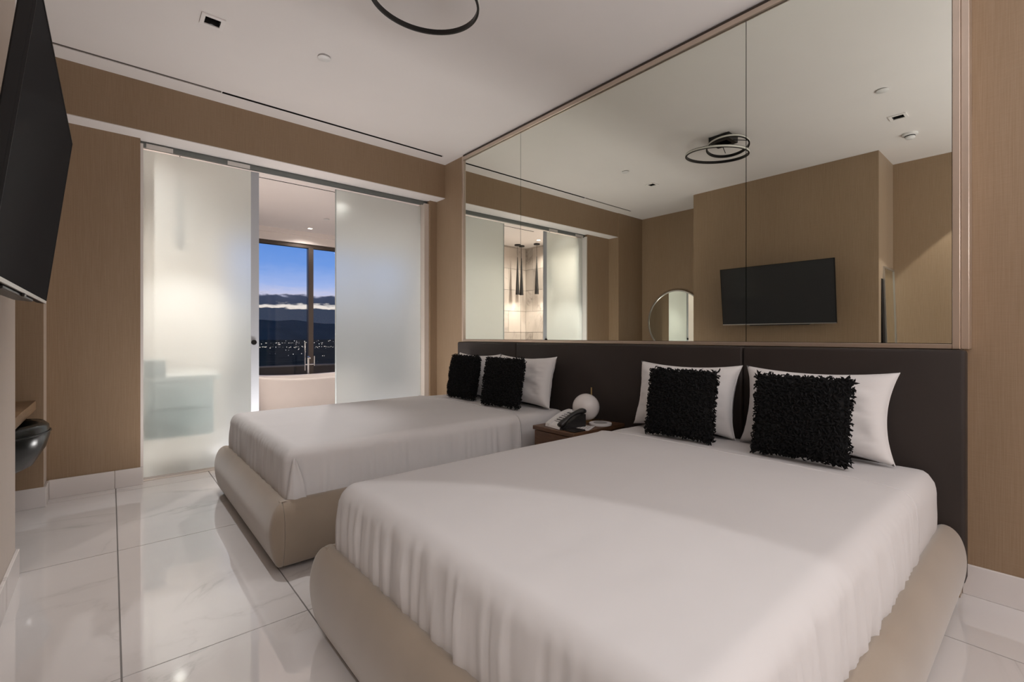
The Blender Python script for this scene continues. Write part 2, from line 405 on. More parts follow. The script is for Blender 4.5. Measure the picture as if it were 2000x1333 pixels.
box('bottom_rail', 0, .86, -.014, -.0065, -.012, .006, M_SILVER, d1)
kn = lathe('knob', [(.0, -.03), (.020, -.03), (.023, -.027), (.023, -.016), (.010, -.014), (.010, -.012)], M_BLACK, d1, 20, (.818, 0, 1.118), 'y')
d2 = door('door_2', 1.795, 2.80, YD + .02, .022, 2.742)
box('edge_seal', -.004, .003, -.008, .008, 0, 2.72, plain('edge_seal', (.42, .46, .46), .3), d2)
box('bottom_rail', 0, 1.0, -.014, -.0065, -.012, .006, M_SILVER, d2)
struct(box('trim_2', 2.803, 2.861, 4.86, 4.99, 0, 2.764, plain('jamb_paint', (.62, .55, .49), .5, vary=.02)))
struct(box('trim_3', .181, .199, 4.84, 4.99, 0.0, 2.764, M_WHITE))
struct(box('trim_4', .2, 2.80, 4.90, 4.98, 0, .006, M_SILVER))

# ================================================================== BATHROOM
XBL = -.60; XBR = 4.6; YBW = 8.5; YT = 7.137; ZB = 3.0
bf = struct(box('floor_bathroom', XBL - .2, XBR + .1, 5.0, YBW, -.12, -.003, M_GROUT))
for i in range(9):
    for j in range(3):
        box('tile', XBL - .1 + i * .6 + G, XBL - .1 + (i + 1) * .6 - G, 5.0 + j * 1.166 + G, 5.0 + (j + 1) * 1.166 - G, -.05, 0, M_FLOOR, bf)
struct(slab_holes('ceiling_bathroom', XBL - .2, XBR + .1, 4.99, YBW + .2, ZB, ZB + .1, [(.34, 2.6, 5.88, 5.90)], M_CEIL))
struct(box('wall_bathroom_right', XBR, XBR + .1, 5.0, YBW + .1, 0, ZB, M_BATHWALL))
struct(box('wall_bathroom_front_right', XW, XBR, 4.99, 5.07, 0, ZB, M_BATHWALL))
struct(box('wall_bathroom_front_left', XBL - .1, .18, 4.991, 5.07, 0, ZB, M_BATHWALL))
struct(box('wall_bathroom_header', .18, XW, 4.991, 5.07, 2.81, ZB, M_WHITE))
struct(box('wall_bathroom_partition', 1.05, 1.15, YT, YBW, 0, ZB, M_BATHWALL))
sd = thing('slot_diffuser', 'black air slot in the bathroom ceiling beyond the glass doors', 'air vent', (1.47, 5.89, ZB))
box('duct', -1.1295, 1.1295, -.0095, .0095, .015, .05, M_DARK, sd)
for a_, b_2 in ((-.0095, -.007), (.007, .0095)): box('duct_side', -1.1295, 1.1295, a_, b_2, -.001, .0145, M_DARK, sd)
box('flange', -1.13, 1.13, .010, .013, -.002, .012, M_CEIL, sd)
# stone tiled walls
tw = struct(box('wall_bathroom_tiled', XBL - .1, 1.05, YT + .012, YT + .1, 0, ZB, M_GROUT))
tl = struct(box('wall_bathroom_left', XBL - .1, XBL - .012, 5.07, YT + .012, 0, ZB, M_GROUT))
row = .425; z = 0; k = 0
while z < ZB - .01:
    z1 = min(ZB, z + row); off = .31 if k % 2 else 0
    x = XBL - off * .5
    while x < 1.05:
        a, b2 = max(x, XBL), min(x + .62, 1.05)
        if b2 - a > .03: box('stone_tile', a + .003, b2 - .003, YT, YT + .013, z + .003, z1 - .003, M_STONE, tw)
        x += .62
    y = 5.07 - off
    while y < YT:
        a, b2 = max(y, 5.07), min(y + .62, YT)
        if b2 - a > .03: box('stone_tile', XBL - .013, XBL, a + .003, b2 - .003, z + .003, z1 - .003, M_STONE, tl)
        y += .62
    z = z1; k += 1
# window wall: curb, bulkhead, posts and panes
struct(box('wall_window_head', 1.15, XBR, YBW, YBW + .15, 2.80, ZB + .1, M_BATHWALL))
struct(box('wall_window_curb', 1.15, XBR, YBW, YBW + .15, -.1, .12, M_BATHWALL))
struct(box('trim_5', 1.15, XBR, YBW - .05, YBW - .001, 2.93, ZB, M_BATHWALL))
wn = bpy.data.objects.new('window_1', None); COL.objects.link(wn); wn.location = (0, YBW, 0); wn['kind'] = 'structure'
box('window_frame', 1.15, XBR, .03, .11, 2.735, 2.80, M_WINFR, wn)
box('window_frame', 1.15, XBR, .03, .11, .12, .17, M_WINFR, wn)
posts = [1.18, 2.655, 3.62, XBR - .04]
for p in posts: box('mullion', p - .04, p + .04, 0, .11, .17, 2.735, M_WINFR, wn)
for a, b2 in zip(posts, posts[1:]): box('pane', a + .041, b2 - .041, .06, .068, .17, 2.735, M_GLASS, wn)
# balcony outside
bal = tag(box('balcony_slab', 1.15, XBR, YBW + .16, YBW + 1.7, -.25, -.02, M_GREY), 'grey concrete balcony slab outside the bathroom window', 'balcony')
rl = thing('balcony_rail', 'low dark balcony parapet with grey coping outside the bathroom window', 'railing', (1.15, YBW + 1.6, -.02))
box('top_bar', 0, 3.4, -.03, .03, .60, .63, M_GREY, rl)
box('infill_panel', 0, 3.4, -.006, .006, .02, .599, M_WINFR, rl)
for k in range(5): box('post', .02 + k * .83, .05 + k * .83, -.03, -.007, 0, .599, M_WINFR, rl)

# bathroom lamps (recessed downlights)
def bath_light(x, y, label, power, visible=True):
    t = thing('downlight', label, 'ceiling light', (x, y, ZB), 0, 'recessed bathroom downlights')
    lathe('trim_ring', [(.035, -.001), (.050, -.001), (.050, -.007), (.035, -.005)], M_WHITE, t, 24, cap=False)
    lathe('lens', [(.0, -.003), (.034, -.003), (.034, -.001)], M_GLOW, t, 24, cap=False)
    l = spot('downlight_beam', (0, 0, -.012), power, (1, .91, .85), 150, .6, .03); l.parent = t
bath_light(2.53, 8.15, 'small lit downlight in bathroom ceiling close to the window head', 30)
bath_light(-.2, 5.6, 'lit bathroom downlight over the corner by the vanity', 170)
bath_light(-.21, 6.35, 'lit bathroom downlight near the stone wall, seen in the mirror', 80)
bath_light(2.3, 6.2, 'lit bathroom downlight in front of the bathtub', 140)
bath_light(3.7, 6.9, 'lit bathroom downlight right of the bathtub', 60)
sp = thing('sprinkler_cover', 'small round sprinkler cover in the bathroom ceiling', 'sprinkler', (2.518, 7.324, ZB))
lathe('plate', [(0, -.012), (.038, -.012), (.041, -.009), (.041, -.004), (.030, -.001)], M_PLASTIC, sp, 24, cap=False)
lathe('collar', [(.022, -.001), (.022, .0)], M_GREY, sp, 20, cap=False)

# pendants: slim black cones
def pendant(x, y, label, power=14):
    t = thing('pendant_lamp', label, 'pendant lamp', (x, y, ZB), 0, 'slim black cone pendants in the bathroom')
    lathe('canopy', [(0, 0), (.06, 0), (.06, -.022), (.052, -.026), (0, -.026)], M_BLACKMET, t, 24, cap=False)
    lathe('cord', [(.003, -.026), (.003, -.25)], M_BLACKMET, t, 8)
    lathe('cone_shade', [(.006, -.25), (.040, -.985), (.037, -.985), (.004, -.26)], M_BLACKMET, t, 24, cap=False)
    lathe('lens', [(0, -.972), (.036, -.972)], M_GLOW, t, 20, cap=False)
    l = spot('pendant_beam', (0, 0, -.99), power, (1, .91, .86), 125, 1.0, .03); l.parent = t
pendant(-.195, 6.93, 'black cone pendant left of the narrow mirror panel seam in the reflection', 14)
pendant(-.335, 6.97, 'black cone pendant right of the narrow mirror panel seam in the reflection', 8)
pendant(-.42, 6.62, 'black cone pendant beside the frosted door edge in the reflection', 16)
pendant(.49, 5.36, 'black cone pendant blurred behind the left frosted door', 60)

# vanity behind the frosted door
v = thing('vanity', 'floating grey vanity blurred behind the left frosted door', 'vanity', (.22, 5.09, 0))
box('cabinet', 0, .50, 0, .50, .30, .80, M_VANITY, v, .004, 1)
box('counter', -.02, .56, -.02, .52, .80, .845, M_COUNTER, v, .003, 1)
box('drawer_front', .01, .49, -.018, -.001, .31, .545, M_VANITY, v, .003, 1)
box('drawer_front', .01, .49, -.018, -.001, .555, .79, M_VANITY, v, .003, 1)
tb = thing('tissue_box', 'grey green box on the vanity behind the frosted door', 'box', (.29, 5.13, .845))
box('box_body', -.075, .075, -.05, .09, 0, .13, M_BOX, tb, .004, 1)
box('box_lid', -.078, .078, -.053, .093, .13, .145, M_BOX, tb, .003, 1)

# freestanding bathtub
def bathtub(cx, cy):
    t = thing('bathtub', 'white freestanding oval bathtub under the bathroom window', 'bathtub', (cx, cy, 0))
    bm = bmesh.new(); seg = 64
    def ring(a, b, z, rise=0):
        out = []
        for i in range(seg):
            th = 2 * PI * i / seg; c, s = math.cos(th), math.sin(th)
            out.append(bm.verts.new((a * abs(c) ** .85 * (1 if c >= 0 else -1), b * abs(s) ** .85 * (1 if s >= 0 else -1), z + rise * c * c)))
        return out
    R = [ring(.66, .30, 0), ring(.70, .33, .06), ring(.78, .375, .30), ring(.85, .41, .54, .05), ring(.86, .42, .565, .055), ring(.845, .405, .575, .055), ring(.80, .36, .555, .05), ring(.72, .31, .30, .0), ring(.60, .24, .14), ring(.3, .12, .12)]
    for a, b in zip(R, R[1:]):
        for i in range(seg): bm.faces.new((a[i], a[(i + 1) % seg], b[(i + 1) % seg], b[i]))
    bm.faces.new(R[0]); bm.faces.new(R[-1])
    from_bm('tub_shell', bm, M_TUB, t, True)
    lathe('drain', [(0, .128), (.03, .128), (.03, .122)], M_CHROME, t, 16, cap=False)
    return t
bathtub(2.35, 7.62)
tf = thing('tub_filler', 'chrome floor standing tub filler with hand shower', 'faucet', (2.52, 8.22, 0))
lathe('column', [(.05, 0), (.05, .01), (.018, .015), (.018, .86), (.0, .86)], M_CHROME, tf, 16)
tube('spout', [(0, 0, .84), (-.02, -.06, .85), (-.03, -.16, .85), (-.03, -.2, .83)], .012, M_CHROME, tf)
lathe('hand_shower', [(.008, .62), (.008, .95), (.012, .96), (.012, 1.10), (0, 1.10)], M_CHROME, tf, 12, (-.05, 0, 0))
lathe('lever', [(.010, .70), (.010, .86), (0, .86)], M_CHROME, tf, 12, (.10, 0, 0))
tube('cross_bar', [(-.05, 0, .72), (.10, 0, .72)], .011, M_CHROME, tf)

# ================================================================== OUTSIDE
land = struct(box('ground_outside', -9000, 13000, 12, 16000, -61, -60, M_LAND))
bm = bmesh.new(); NX, NY = 120, 10; vv = []
for i in range(NX + 1):
    for j in range(NY + 1):
        x = -6000 + 15000 * i / NX; y = 8200 + 2600 * j / NY
        p = math.sin(PI * j / NY) ** .7
        h = (370 + 150 * noise.fractal(Vector((x * .00035, y * .0003, 1.3)), 1, 2, 5) + 40 * noise.noise(Vector((x * .002, y * .002, 0)))) * p
        vv.append(bm.verts.new((x, y, -60 + max(0, h))))
for i in range(NX):
    for j in range(NY):
        a = i * (NY + 1) + j; bm.faces.new((vv[a], vv[a + NY + 1], vv[a + NY + 2], vv[a + 1]))
mt = from_bm('mountain_range', bm, M_MOUNT, None, True); tag(mt, 'dark blue mountain range on the horizon beyond the window', 'mountain')
bm = bmesh.new()
def lamp_dot(x, y, s):
    r = bmesh.ops.create_cube(bm, size=1.0)
    for q in r['verts']: q.co = Vector((x + q.co.x * s, y + q.co.y * s, -60 + s * .7 + q.co.z * s))
for k in range(420):
    a = math.radians(random.uniform(8, 34)); d = random.choice([random.gauss(2900, 40), random.gauss(2750, 60), random.uniform(900, 2600), random.uniform(4300, 4500), random.uniform(3400, 6500)])
    s = d / 915 * random.uniform(.3, 1.05)
    lamp_dot(d * math.sin(a), d * math.cos(a), s)
ct = from_bm('city_lights', bm, M_CITY); ct['kind'] = 'stuff'; tag(ct, 'scattered tiny city lights on the dark plain at dusk', 'city lights')

# ================================================================== WALL MIRROR
wm = thing('wall_mirror', 'full height three panel wall mirror in champagne frame above headboard', 'mirror', (XM, 2.28, 1.145))
def mloc(y, z): return y - 2.28, z - 1.145
panels = [(3.311, 4.232), (1.2435, 3.307), (.322, 1.2395)]
for a, b2 in panels:
    box('mirror_panel', 0, .013, a - 2.28, b2 - 2.28, 1.166 - 1.145, 3.122 - 1.145, M_MIRROR, wm)
box('backing', .0135, .014, .32 - 2.28, 4.235 - 2.28, .02, 1.985, M_DARK, wm)
def fr(y0, y1, z0, z1, d=-.018, m=M_CHAMP): box('frame_bar', d, .0142, y0 - 2.28, y1 - 2.28, z0 - 1.145, z1 - 1.145, m, wm, .002, 1)
fr(4.236, 4.262, 1.14, 3.165); fr(.292, .318, 1.14, 3.165, -.025); box('return_panel', -.006, .088, .264 - 2.28, .2915 - 2.28, -.005, 2.02, M_CHAMP, wm, .002, 1)
fr(.318, 4.236, 1.14, 1.163); fr(.318, 4.236, 3.126, 3.160); fr(.262, 4.262, 3.166, 3.186, -.004, M_WINFR)  # topmost dark bar stands in for the shadow gap under the ceiling

# ================================================================== HEADBOARD
hb = thing('headboard', 'dark brown leather panelled headboard running behind both beds', 'headboard', (2.85, 2.256, 0))
for a, b2 in ((3.281, 4.243), (1.2275, 3.277), (.269, 1.2235)):
    o = box('panel', 0, .10, a - 2.256, b2 - 2.256, .10, 1.137, M_HEAD, hb, .016, 3, True); sharp(o, 60)
for y in (.32, 2.2, 4.19): box('foot', .03, .09, y - 2.256 - .02, y - 2.256 + .02, 0, .10, M_SILVER, hb)

# ================================================================== BEDS
def rail_profile():
    pts = [(.115, .03), (.052, .022), (.030, .045), (.010, .11), (.0, .19), (.004, .255), (.020, .31), (.045, .342), (.075, .352), (.100, .340), (.118, .31), (.125, .26)]
    # smooth with catmull-rom
    out = []; n = len(pts)
    for i in range(n - 1):
        p0, p1, p2, p3 = pts[max(0, i - 1)], pts[i], pts[i + 1], pts[min(n - 1, i + 2)]
        for k in range(3):
            t = k / 3
            out.append(tuple(.5 * (2 * p1[a] + (p2[a] - p0[a]) * t + (2 * p0[a] - 5 * p1[a] + 4 * p2[a] - p3[a]) * t * t + (3 * p1[a] - p0[a] - 3 * p2[a] + p3[a]) * t ** 3) for a in (0, 1)))
    out.append(pts[-1]); return out
PROF = rail_profile()
def sweep_rail(name, path, mat, parent, endpinch=(True, True)):
    # path: list of ((x,y) outer line, (nx,ny) inward normal)
    bm = bmesh.new(); rings = []
    n = len(path)
    for i, ((x, y), (nx, ny), s) in enumerate(path):
        cu = .062; cz = .19
        rings.append([bm.verts.new((x + nx * (cu + (u - cu) * s), y + ny * (cu + (u - cu) * s), cz + (zz - cz) * s)) for u, zz in PROF])
    m = len(PROF)
    for a, b in zip(rings, rings[1:]):
        for k in range(m): bm.faces.new((a[k], a[(k + 1) % m], b[(k + 1) % m], b[k]))
    bm.faces.new(rings[0]); bm.faces.new(rings[-1])
    o = from_bm(name, bm, mat, parent, True); sharp(o, 70); return o

def rounded_shell(x0, x1, y0, y1, z0, z1, r, rv, step, fn, open_bottom=True, x_open=False):
    """dense rounded box surface; fn(p, n) returns displaced point"""
    bm = bmesh.new()
    nx = max(2, int((x1 - x0) / step)); ny = max(2, int((y1 - y0) / step)); nzz = max(2, int((z1 - z0) / (step * .8)))
    vt = {}
    def V(i, j, k):
        key = (i, j, k)
        if key not in vt:
            p = Vector((x0 + (x1 - x0) * i / nx, y0 + (y1 - y0) * j / ny, z0 + (z1 - z0) * k / nzz))
            # vertical corner rounding in plan, then top edge rounding
            c = Vector((min(max(p.x, x0 + rv), x1 - rv), min(max(p.y, y0 + rv), y1 - rv)))
            d = Vector((p.x, p.y)) - c
            if abs(d.x) > 1e-9 and abs(d.y) > 1e-9:
                mx = max(abs(d.x), abs(d.y)); d = d.normalized() * mx
            q = Vector((c.x + d.x, c.y + d.y, p.z))
            # distance to boundary inward for top rounding
            cc = Vector((min(max(q.x, x0 + r), x1 - r), min(max(q.y, y0 + r), y1 - r), min(q.z, z1 - r)))
            e = q - cc
            n = Vector((0, 0, 1))
            if e.length > 1e-9:
                mx = max(abs(e.x), abs(e.y), abs(e.z)) if e.z > 1e-9 else Vector((e.x, e.y)).length
                n = e.normalized()
                if e.z > 1e-9:
                    q = cc + n * min(r, max(Vector((e.x, e.y)).length, e.z))
            vt[key] = bm.verts.new(fn(q, n))
        return vt[key]
    for i in range(nx):
        for j in range(ny):
            bm.faces.new((V(i, j, nzz), V(i + 1, j, nzz), V(i + 1, j + 1, nzz), V(i, j + 1, nzz)))
    for k in range(nzz):
        for i in range(nx):
            bm.faces.new((V(i, 0, k), V(i + 1, 0, k), V(i + 1, 0, k + 1), V(i, 0, k + 1)))
            bm.faces.new((V(i, ny, k), V(i + 1, ny, k), V(i + 1, ny, k + 1), V(i, ny, k + 1)))
        for j in range(ny):
            bm.faces.new((V(0, j, k), V(0, j + 1, k), V(0, j + 1, k + 1), V(0, j, k + 1)))
            if not x_open: bm.faces.new((V(nx, j, k), V(nx, j + 1, k), V(nx, j + 1, k + 1), V(nx, j, k + 1)))
    return bm

def bed(name, label, yc, seed):
    t = thing(name, label, 'bed', (.60, yc, 0))
    HW = .862; R = .055
    # rails
    def arc(cx, cy, a0, a1, n):
        return [((cx + R * math.cos(a0 + (a1 - a0) * i / n), cy + R * math.sin(a0 + (a1 - a0) * i / n)), (-math.cos(a0 + (a1 - a0) * i / n), -math.sin(a0 + (a1 - a0) * i / n)), 1.0) for i in range(n + 1)]
    foot = arc(R, -HW + R, PI * 1.5, PI, 8) + [((0, -HW + R + (2 * HW - 2 * R) * i / 24), (1, 0), 1.0) for i in range(1, 24)] + arc(R, HW - R, PI, PI * .5, 8)
    foot = [((R + .008, -HW), (0, 1), .985), ((R + .004, -HW), (0, 1), .997)] + foot + [((R + .004, HW), (0, -1), .997), ((R + .008, HW), (0, -1), .985)]
    sweep_rail('foot_rail', foot, M_BEIGE, t)
    for s in (-1, 1):
        xs_ = [R + .0095, R + .0135, R + .04] + [R + .04 + (2.245 - R - .04) * i / 20 for i in range(1, 21)]
        side = [((x, s * HW), (0, -s), .985 if i == 0 else (.997 if i == 1 else 1.0)) for i, x in enumerate(xs_)]
        sweep_rail('side_rail', side, M_BEIGE, t)
    box('platform', .12, 2.24, -HW + .12, HW - .12, .03, .24, M_DARK, t)
    # mattress with fitted sheet
    A = HW - .092; ZT = .602
    sd = seed * 7.7
    def crown(p):
        u = p.y / A
        v = 1 - min(1, abs(p.x - 1.17) / 1.07) ** 4
        return .018 * max(0, 1 - u ** 4) * v
    def fm(p, n):
        w = noise.noise(Vector((p.x * 9, p.y * 9, p.z * 14 + sd)))
        q = p + n * (.004 * w)
        if n.z < .5:
            side = min(1, max(0, (ZT - .06 - p.z) / .1))
            q += Vector((n.x, n.y, 0)) * (.012 * math.sin(PI * min(1, max(0, (p.z - .25) / .33))))
        q.z += crown(p) * (1 if n.z > .5 else 0)
        return q
    bm = rounded_shell(.108, 2.228, -A + .006, A - .006, .23, ZT - .006, .058, .06, .028, fm)
    from_bm('mattress', bm, M_SHEET, t, True)
    # tucked top sheet with pleats
    X1 = 1.72
    def fs(p, n):
        q = p.copy(); nh = Vector((n.x, n.y, 0)); hz = nh.length
        big = noise.noise(Vector((p.x * 1.7 + sd, p.y * 1.7, p.z * 2)))
        q += n * (.004 * big)
        if hz > .25:
            along = p.y if abs(n.x) > abs(n.y) else p.x
            low = min(1, max(0, (ZT - .01 - p.z) / .13)) ** .8
            n1 = noise.noise(Vector((along * 38 + sd, p.z * 2.2 + .35 * along, abs(n.x) * 3)))
            n2 = noise.noise(Vector((along * 15 + 5 + sd, p.z * 3.0, abs(n.y) * 3)))
            env = .55 + .6 * max(0, noise.noise(Vector((along * 1.6 + 9 + sd, 0, 0))) + .35)
            q += nh.normalized() * (low * env * (.017 * n1 + .014 * n2) + .010 * math.sin(PI * min(1, max(0, (p.z - .24) / .34))))
            if p.z < .30: q -= nh.normalized() * (.30 - p.z) * .25
        else:
            q.z += .0022 * noise.noise(Vector((p.x * 5 + sd, p.y * 11, 2))) * max(0, 1 - p.x / 1.5)
        q.z += crown(p) * (n.z if n.z > 0 else 0)
        return q
    def fs2(p, n): return fs(p, n)
    bm = rounded_shell(.098, X1 + .20, -A, A, .235, ZT, .058, .05, .0125, fs2, x_open=True)
    dele = [f for f in bm.faces if f.calc_center_median().x > X1]
    bmesh.ops.delete(bm, geom=dele, context='FACES')
    sh = from_bm('top_sheet', bm, M_SHEET, t, True)
    so = sh.modifiers.new('thick', 'SOLIDIFY'); so.thickness = .004; so.offset = 1
    # hem bead at the turned edge
    hem = []
    N = 60
    for i in range(N + 1):
        v_ = i / N
        if v_ < .18: y, z_, nn = -A, .30 + (ZT - .058 - .30) * (v_ / .18), Vector((0, -1, 0))
        elif v_ < .26:
            a = (v_ - .18) / .08 * PI / 2; y, z_ = -A + .058 - .058 * math.cos(a), ZT - .058 + .058 * math.sin(a); nn = Vector((0, -math.cos(a), math.sin(a)))
        elif v_ < .74: y, z_, nn = -A + .058 + (2 * A - .116) * (v_ - .26) / .48, ZT, Vector((0, 0, 1))
        elif v_ < .82:
            a = (v_ - .74) / .08 * PI / 2; y, z_ = A - .058 + .058 * math.sin(a), ZT - .058 + .058 * math.cos(a); nn = Vector((0, math.sin(a), math.cos(a)))
        else: y, z_, nn = A, ZT - .058 - (ZT - .058 - .30) * ((v_ - .82) / .18), Vector((0, 1, 0))
        p = fs(Vector((X1 - .008, y, z_)), nn) + nn * .003
        hem.append((p.x + .006 * noise.noise(Vector((y * 3 + sd, z_ * 3, 0))), p.y, p.z))
    tube('hem', hem, .0055, M_SHEET, sh, 6)
    return t
bed_far = bed('bed', 'white made bed on beige frame nearest the frosted glass doors', 3.387, 1)
bed_near = bed('bed', 'large white made bed on beige frame in the foreground', 1.125, 2)

# folded hospital corner on the far bed
bm = bmesh.new(); rows = []
for k in range(13):
    s = k / 12; z = .275 + .285 * s
    r_ = []
    for i in range(9):
        u = i / 8
        wob = .004 * math.sin(u * 9 + s * 4)
        x = .100 - .012 + .10 * u * (1 - .55 * s ** 2) ; y = -.862 + .092 - .020 + wob - .006 * math.sin(PI * u) - .012 * math.sin(PI * s)
        x += .035 * s * s * (1 - u); y += .05 * (1 - u) ** 2 * .2
        r_.append(bm.verts.new((x, y, z)))
    rows.append(r_)
for a, b2 in zip(rows, rows[1:]):
    for i in range(8): bm.faces.new((a[i], a[i + 1], b2[i + 1], b2[i]))
o = from_bm('corner_fold', bm, M_SHEET, bed_far, True); m_ = o.modifiers.new('thick', 'SOLIDIFY'); m_.thickness = .006

# ------------------------------------------------------------------ pillows
def pillow_mesh(bm, w, h, d, seed, ear=.13, n=46, m=36):
    """w along local x, h along local z, thickness along local y; centred at origin"""
    for side in (-1, 1):
        g = []
        for i in range(n + 1):
            row_ = []
            for j in range(m + 1):
                u = -1 + 2 * i / n; v = -1 + 2 * j / m
                pin = 1 - ear * (1 - abs(u) ** 2.0) * abs(v) ** 3
                pin2 = 1 - ear * .9 * (1 - abs(v) ** 2.0) * abs(u) ** 3
                th = (max(0, 1 - u ** 4) * max(0, 1 - v ** 4)) ** .5
                th *= .78 + .22 * (1 - (u * u + v * v) / 2)
                x = u * w / 2 * pin2; z = v * h / 2 * pin
                wr = noise.noise(Vector((u * 2.2 + seed, v * 2.6, side * 2))) * .15 + noise.noise(Vector((u * 5 + seed, v * 10, side))) * .07 + noise.noise(Vector((u * 14 + seed, v * 22 + u * 4, side))) * .03 * abs(u)
                y = side * d / 2 * th * (1 + wr)
                row_.append(bm.verts.new((x, y, z)))
            g.append(row_)
        for i in range(n):
            for j in range(m): bm.faces.new((g[i][j], g[i + 1][j], g[i + 1][j + 1], g[i][j + 1]))
    bmesh.ops.remove_doubles(bm, verts=bm.verts[:], dist=.0008)
def pillow(label, loc, w, h, d, rotz, lean, seed):
    o_ = thing('pillow', label, 'pillow', loc, rotz, 'white bed pillows')
    bm = bmesh.new(); pillow_mesh(bm, w, h, d, seed)
    R_ = Matrix.Rotation(lean, 3, 'X')
    for v_ in bm.verts: v_.co = R_ @ (v_.co + Vector((0, 0, h / 2 - .002)))
    from_bm('pillowcase', bm, M_PILLOW, o_, True)
    bm = bmesh.new()
    pts = []
    for k in range(41):
        v_ = -1 + 2 * k / 40; pts.append(R_ @ Vector((w / 2 * (1 - .117 * (1 - v_ * v_)) - .001, 0, v_ * h / 2 + h / 2 - .002)))
    tube_bm(bm, pts, .0025, 6); from_bm('seam', bm, M_PILLOW, o_, True)
    return o_
def cushion(label, loc, w, h, d, rotz, lean, seed):
    o_ = thing('cushion', label, 'cushion', loc, rotz, 'black shaggy cushions')
    bm = bmesh.new(); pillow_mesh(bm, w, h, d, seed, .06, 20, 20)
    R_ = Matrix.Rotation(lean, 3, 'X')
    for v_ in bm.verts: v_.co = R_ @ (v_.co + Vector((0, 0, h / 2 + .01)))
    bmesh.ops.recalc_face_normals(bm, faces=bm.faces[:])
    bm.normal_update()
    rnd = random.Random(seed)
    faces = [(f.calc_center_median(), f.normal.copy(), f.calc_area()) for f in bm.faces]
    tot = sum(a for _, _, a in faces)
    b3 = bmesh.new(); NT = 3600
    cen = R_ @ Vector((0, 0, h / 2 + .01))
    for c, n, a in faces:
        if n.dot(c - cen) < 0: n = -n
        cnt = NT * a / tot; k = int(cnt) + (1 if rnd.random() < cnt % 1 else 0)
        for _ in range(k):
            tng = Vector((rnd.uniform(-1, 1), rnd.uniform(-1, 1), rnd.uniform(-1.3, .7))); tng -= n * tng.dot(n)
            if tng.length < 1e-3: continue
            tng.normalize(); bt = n.cross(tng)
            p = c + Vector((rnd.uniform(-1, 1), rnd.uniform(-.3, .3), rnd.uniform(-1, 1))) * .011
            L_ = rnd.uniform(.016, .032); wd = rnd.uniform(.0030, .0052)
            p0 = p; p1 = p + n * (.006 + rnd.random() * .004) + tng * L_ * .45; p2 = p + n * rnd.uniform(.004, .012) + tng * L_
            q = [b3.verts.new(x_) for x_ in (p0 - bt * wd, p0 + bt * wd, p0 + n * wd, p1 - bt * wd, p1 + bt * wd, p1 + n * wd * 1.6, p2)]
            for f_ in ((0, 1, 4, 3), (1, 2, 5, 4), (2, 0, 3, 5), (3, 4, 6), (4, 5, 6), (5, 3, 6)): b3.faces.new([q[z_] for z_ in f_])
    me = bpy.data.meshes.new('shag'); b3.to_mesh(me); b3.free()
    from_bm('cushion_body', bm, M_BLACKF, o_, True)
    sg = link('shag', me, M_BLACKF, o_); sg['kind'] = 'stuff'
    return o_
RZ = -PI / 2          # local -y faces the foot of the bed (-x)
ZM = .612
pillow('white pillow behind the foreground bed cushion nearest the right wall', (2.685, .825, ZM), .69, .43, .20, RZ, -.22, 3.1)
pillow('white pillow on the foreground bed nearest the nightstand', (2.68, 1.53, ZM), .68, .43, .20, RZ, -.22, 8.4)
pillow('white pillow on the far bed nearest the nightstand', (2.668, 3.015, ZM), .69, .43, .20, RZ + .04, -.22, 5.2)
pillow('white pillow on the far bed nearest the frosted doors', (2.675, 3.735, ZM), .68, .43, .20, RZ, -.22, 1.7)
cushion('black shaggy cushion on the foreground bed nearest the right wall', (2.445, .80, ZM + .006), .405, .385, .12, RZ, -.16, 11)
cushion('black shaggy cushion on the foreground bed nearest the nightstand', (2.45, 1.415, ZM + .006), .405, .382, .12, RZ, -.16, 12)
cushion('black shaggy cushion on the far bed nearest the nightstand', (2.42, 2.985, ZM + .006), .42, .395, .12, RZ + .12, -.18, 13)
cushion('black shaggy cushion on the far bed nearest the frosted doors', (2.47, 3.62, ZM + .006), .42, .395, .12, RZ, -.16, 14)

# ================================================================== NIGHTSTAND AND WHAT STANDS ON IT
ns = thing('nightstand', 'small walnut nightstand between the two beds', 'nightstand', (2.29, 2.255, 0))
box('top', 0, .555, -.195, .195, .535, .562, M_WOOD, ns, .003, 1)
box('body', .02, .555, -.18, .18, .40, .534, M_WOOD, ns, .002, 1)
box('drawer_front', .004, .019, -.178, .178, .405, .531, M_WOOD, ns, .002, 1)
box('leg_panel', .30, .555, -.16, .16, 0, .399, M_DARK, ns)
ZN = .562
lp = thing('globe_lamp', 'white globe table lamp with thin brass rod on the nightstand', 'lamp', (2.70, 2.285, ZN))
lathe('base', [(0, 0), (.055, 0), (.055, .010), (.05, .012), (0, .012)], M_BRASS, lp, 28, (.035, -.01, 0), cap=False)
lathe('rod', [(.006, .012), (.006, .245), (0, .245)], M_BRASS, lp, 12, (.085, .036, 0))
box('rod_arm', .04, .091, .026, .042, .012, .018, M_BRASS, lp)
bm = bmesh.new(); bmesh.ops.create_uvsphere(bm, u_segments=40, v_segments=24, radius=.100)
for v_ in bm.verts: v_.co += Vector((-.01, .01, .108))
from_bm('globe', bm, M_GLOBE, lp, True)
lathe('globe_holder', [(.018, .012), (.022, .020)], M_BRASS, lp, 16, (-.01, .01, 0))
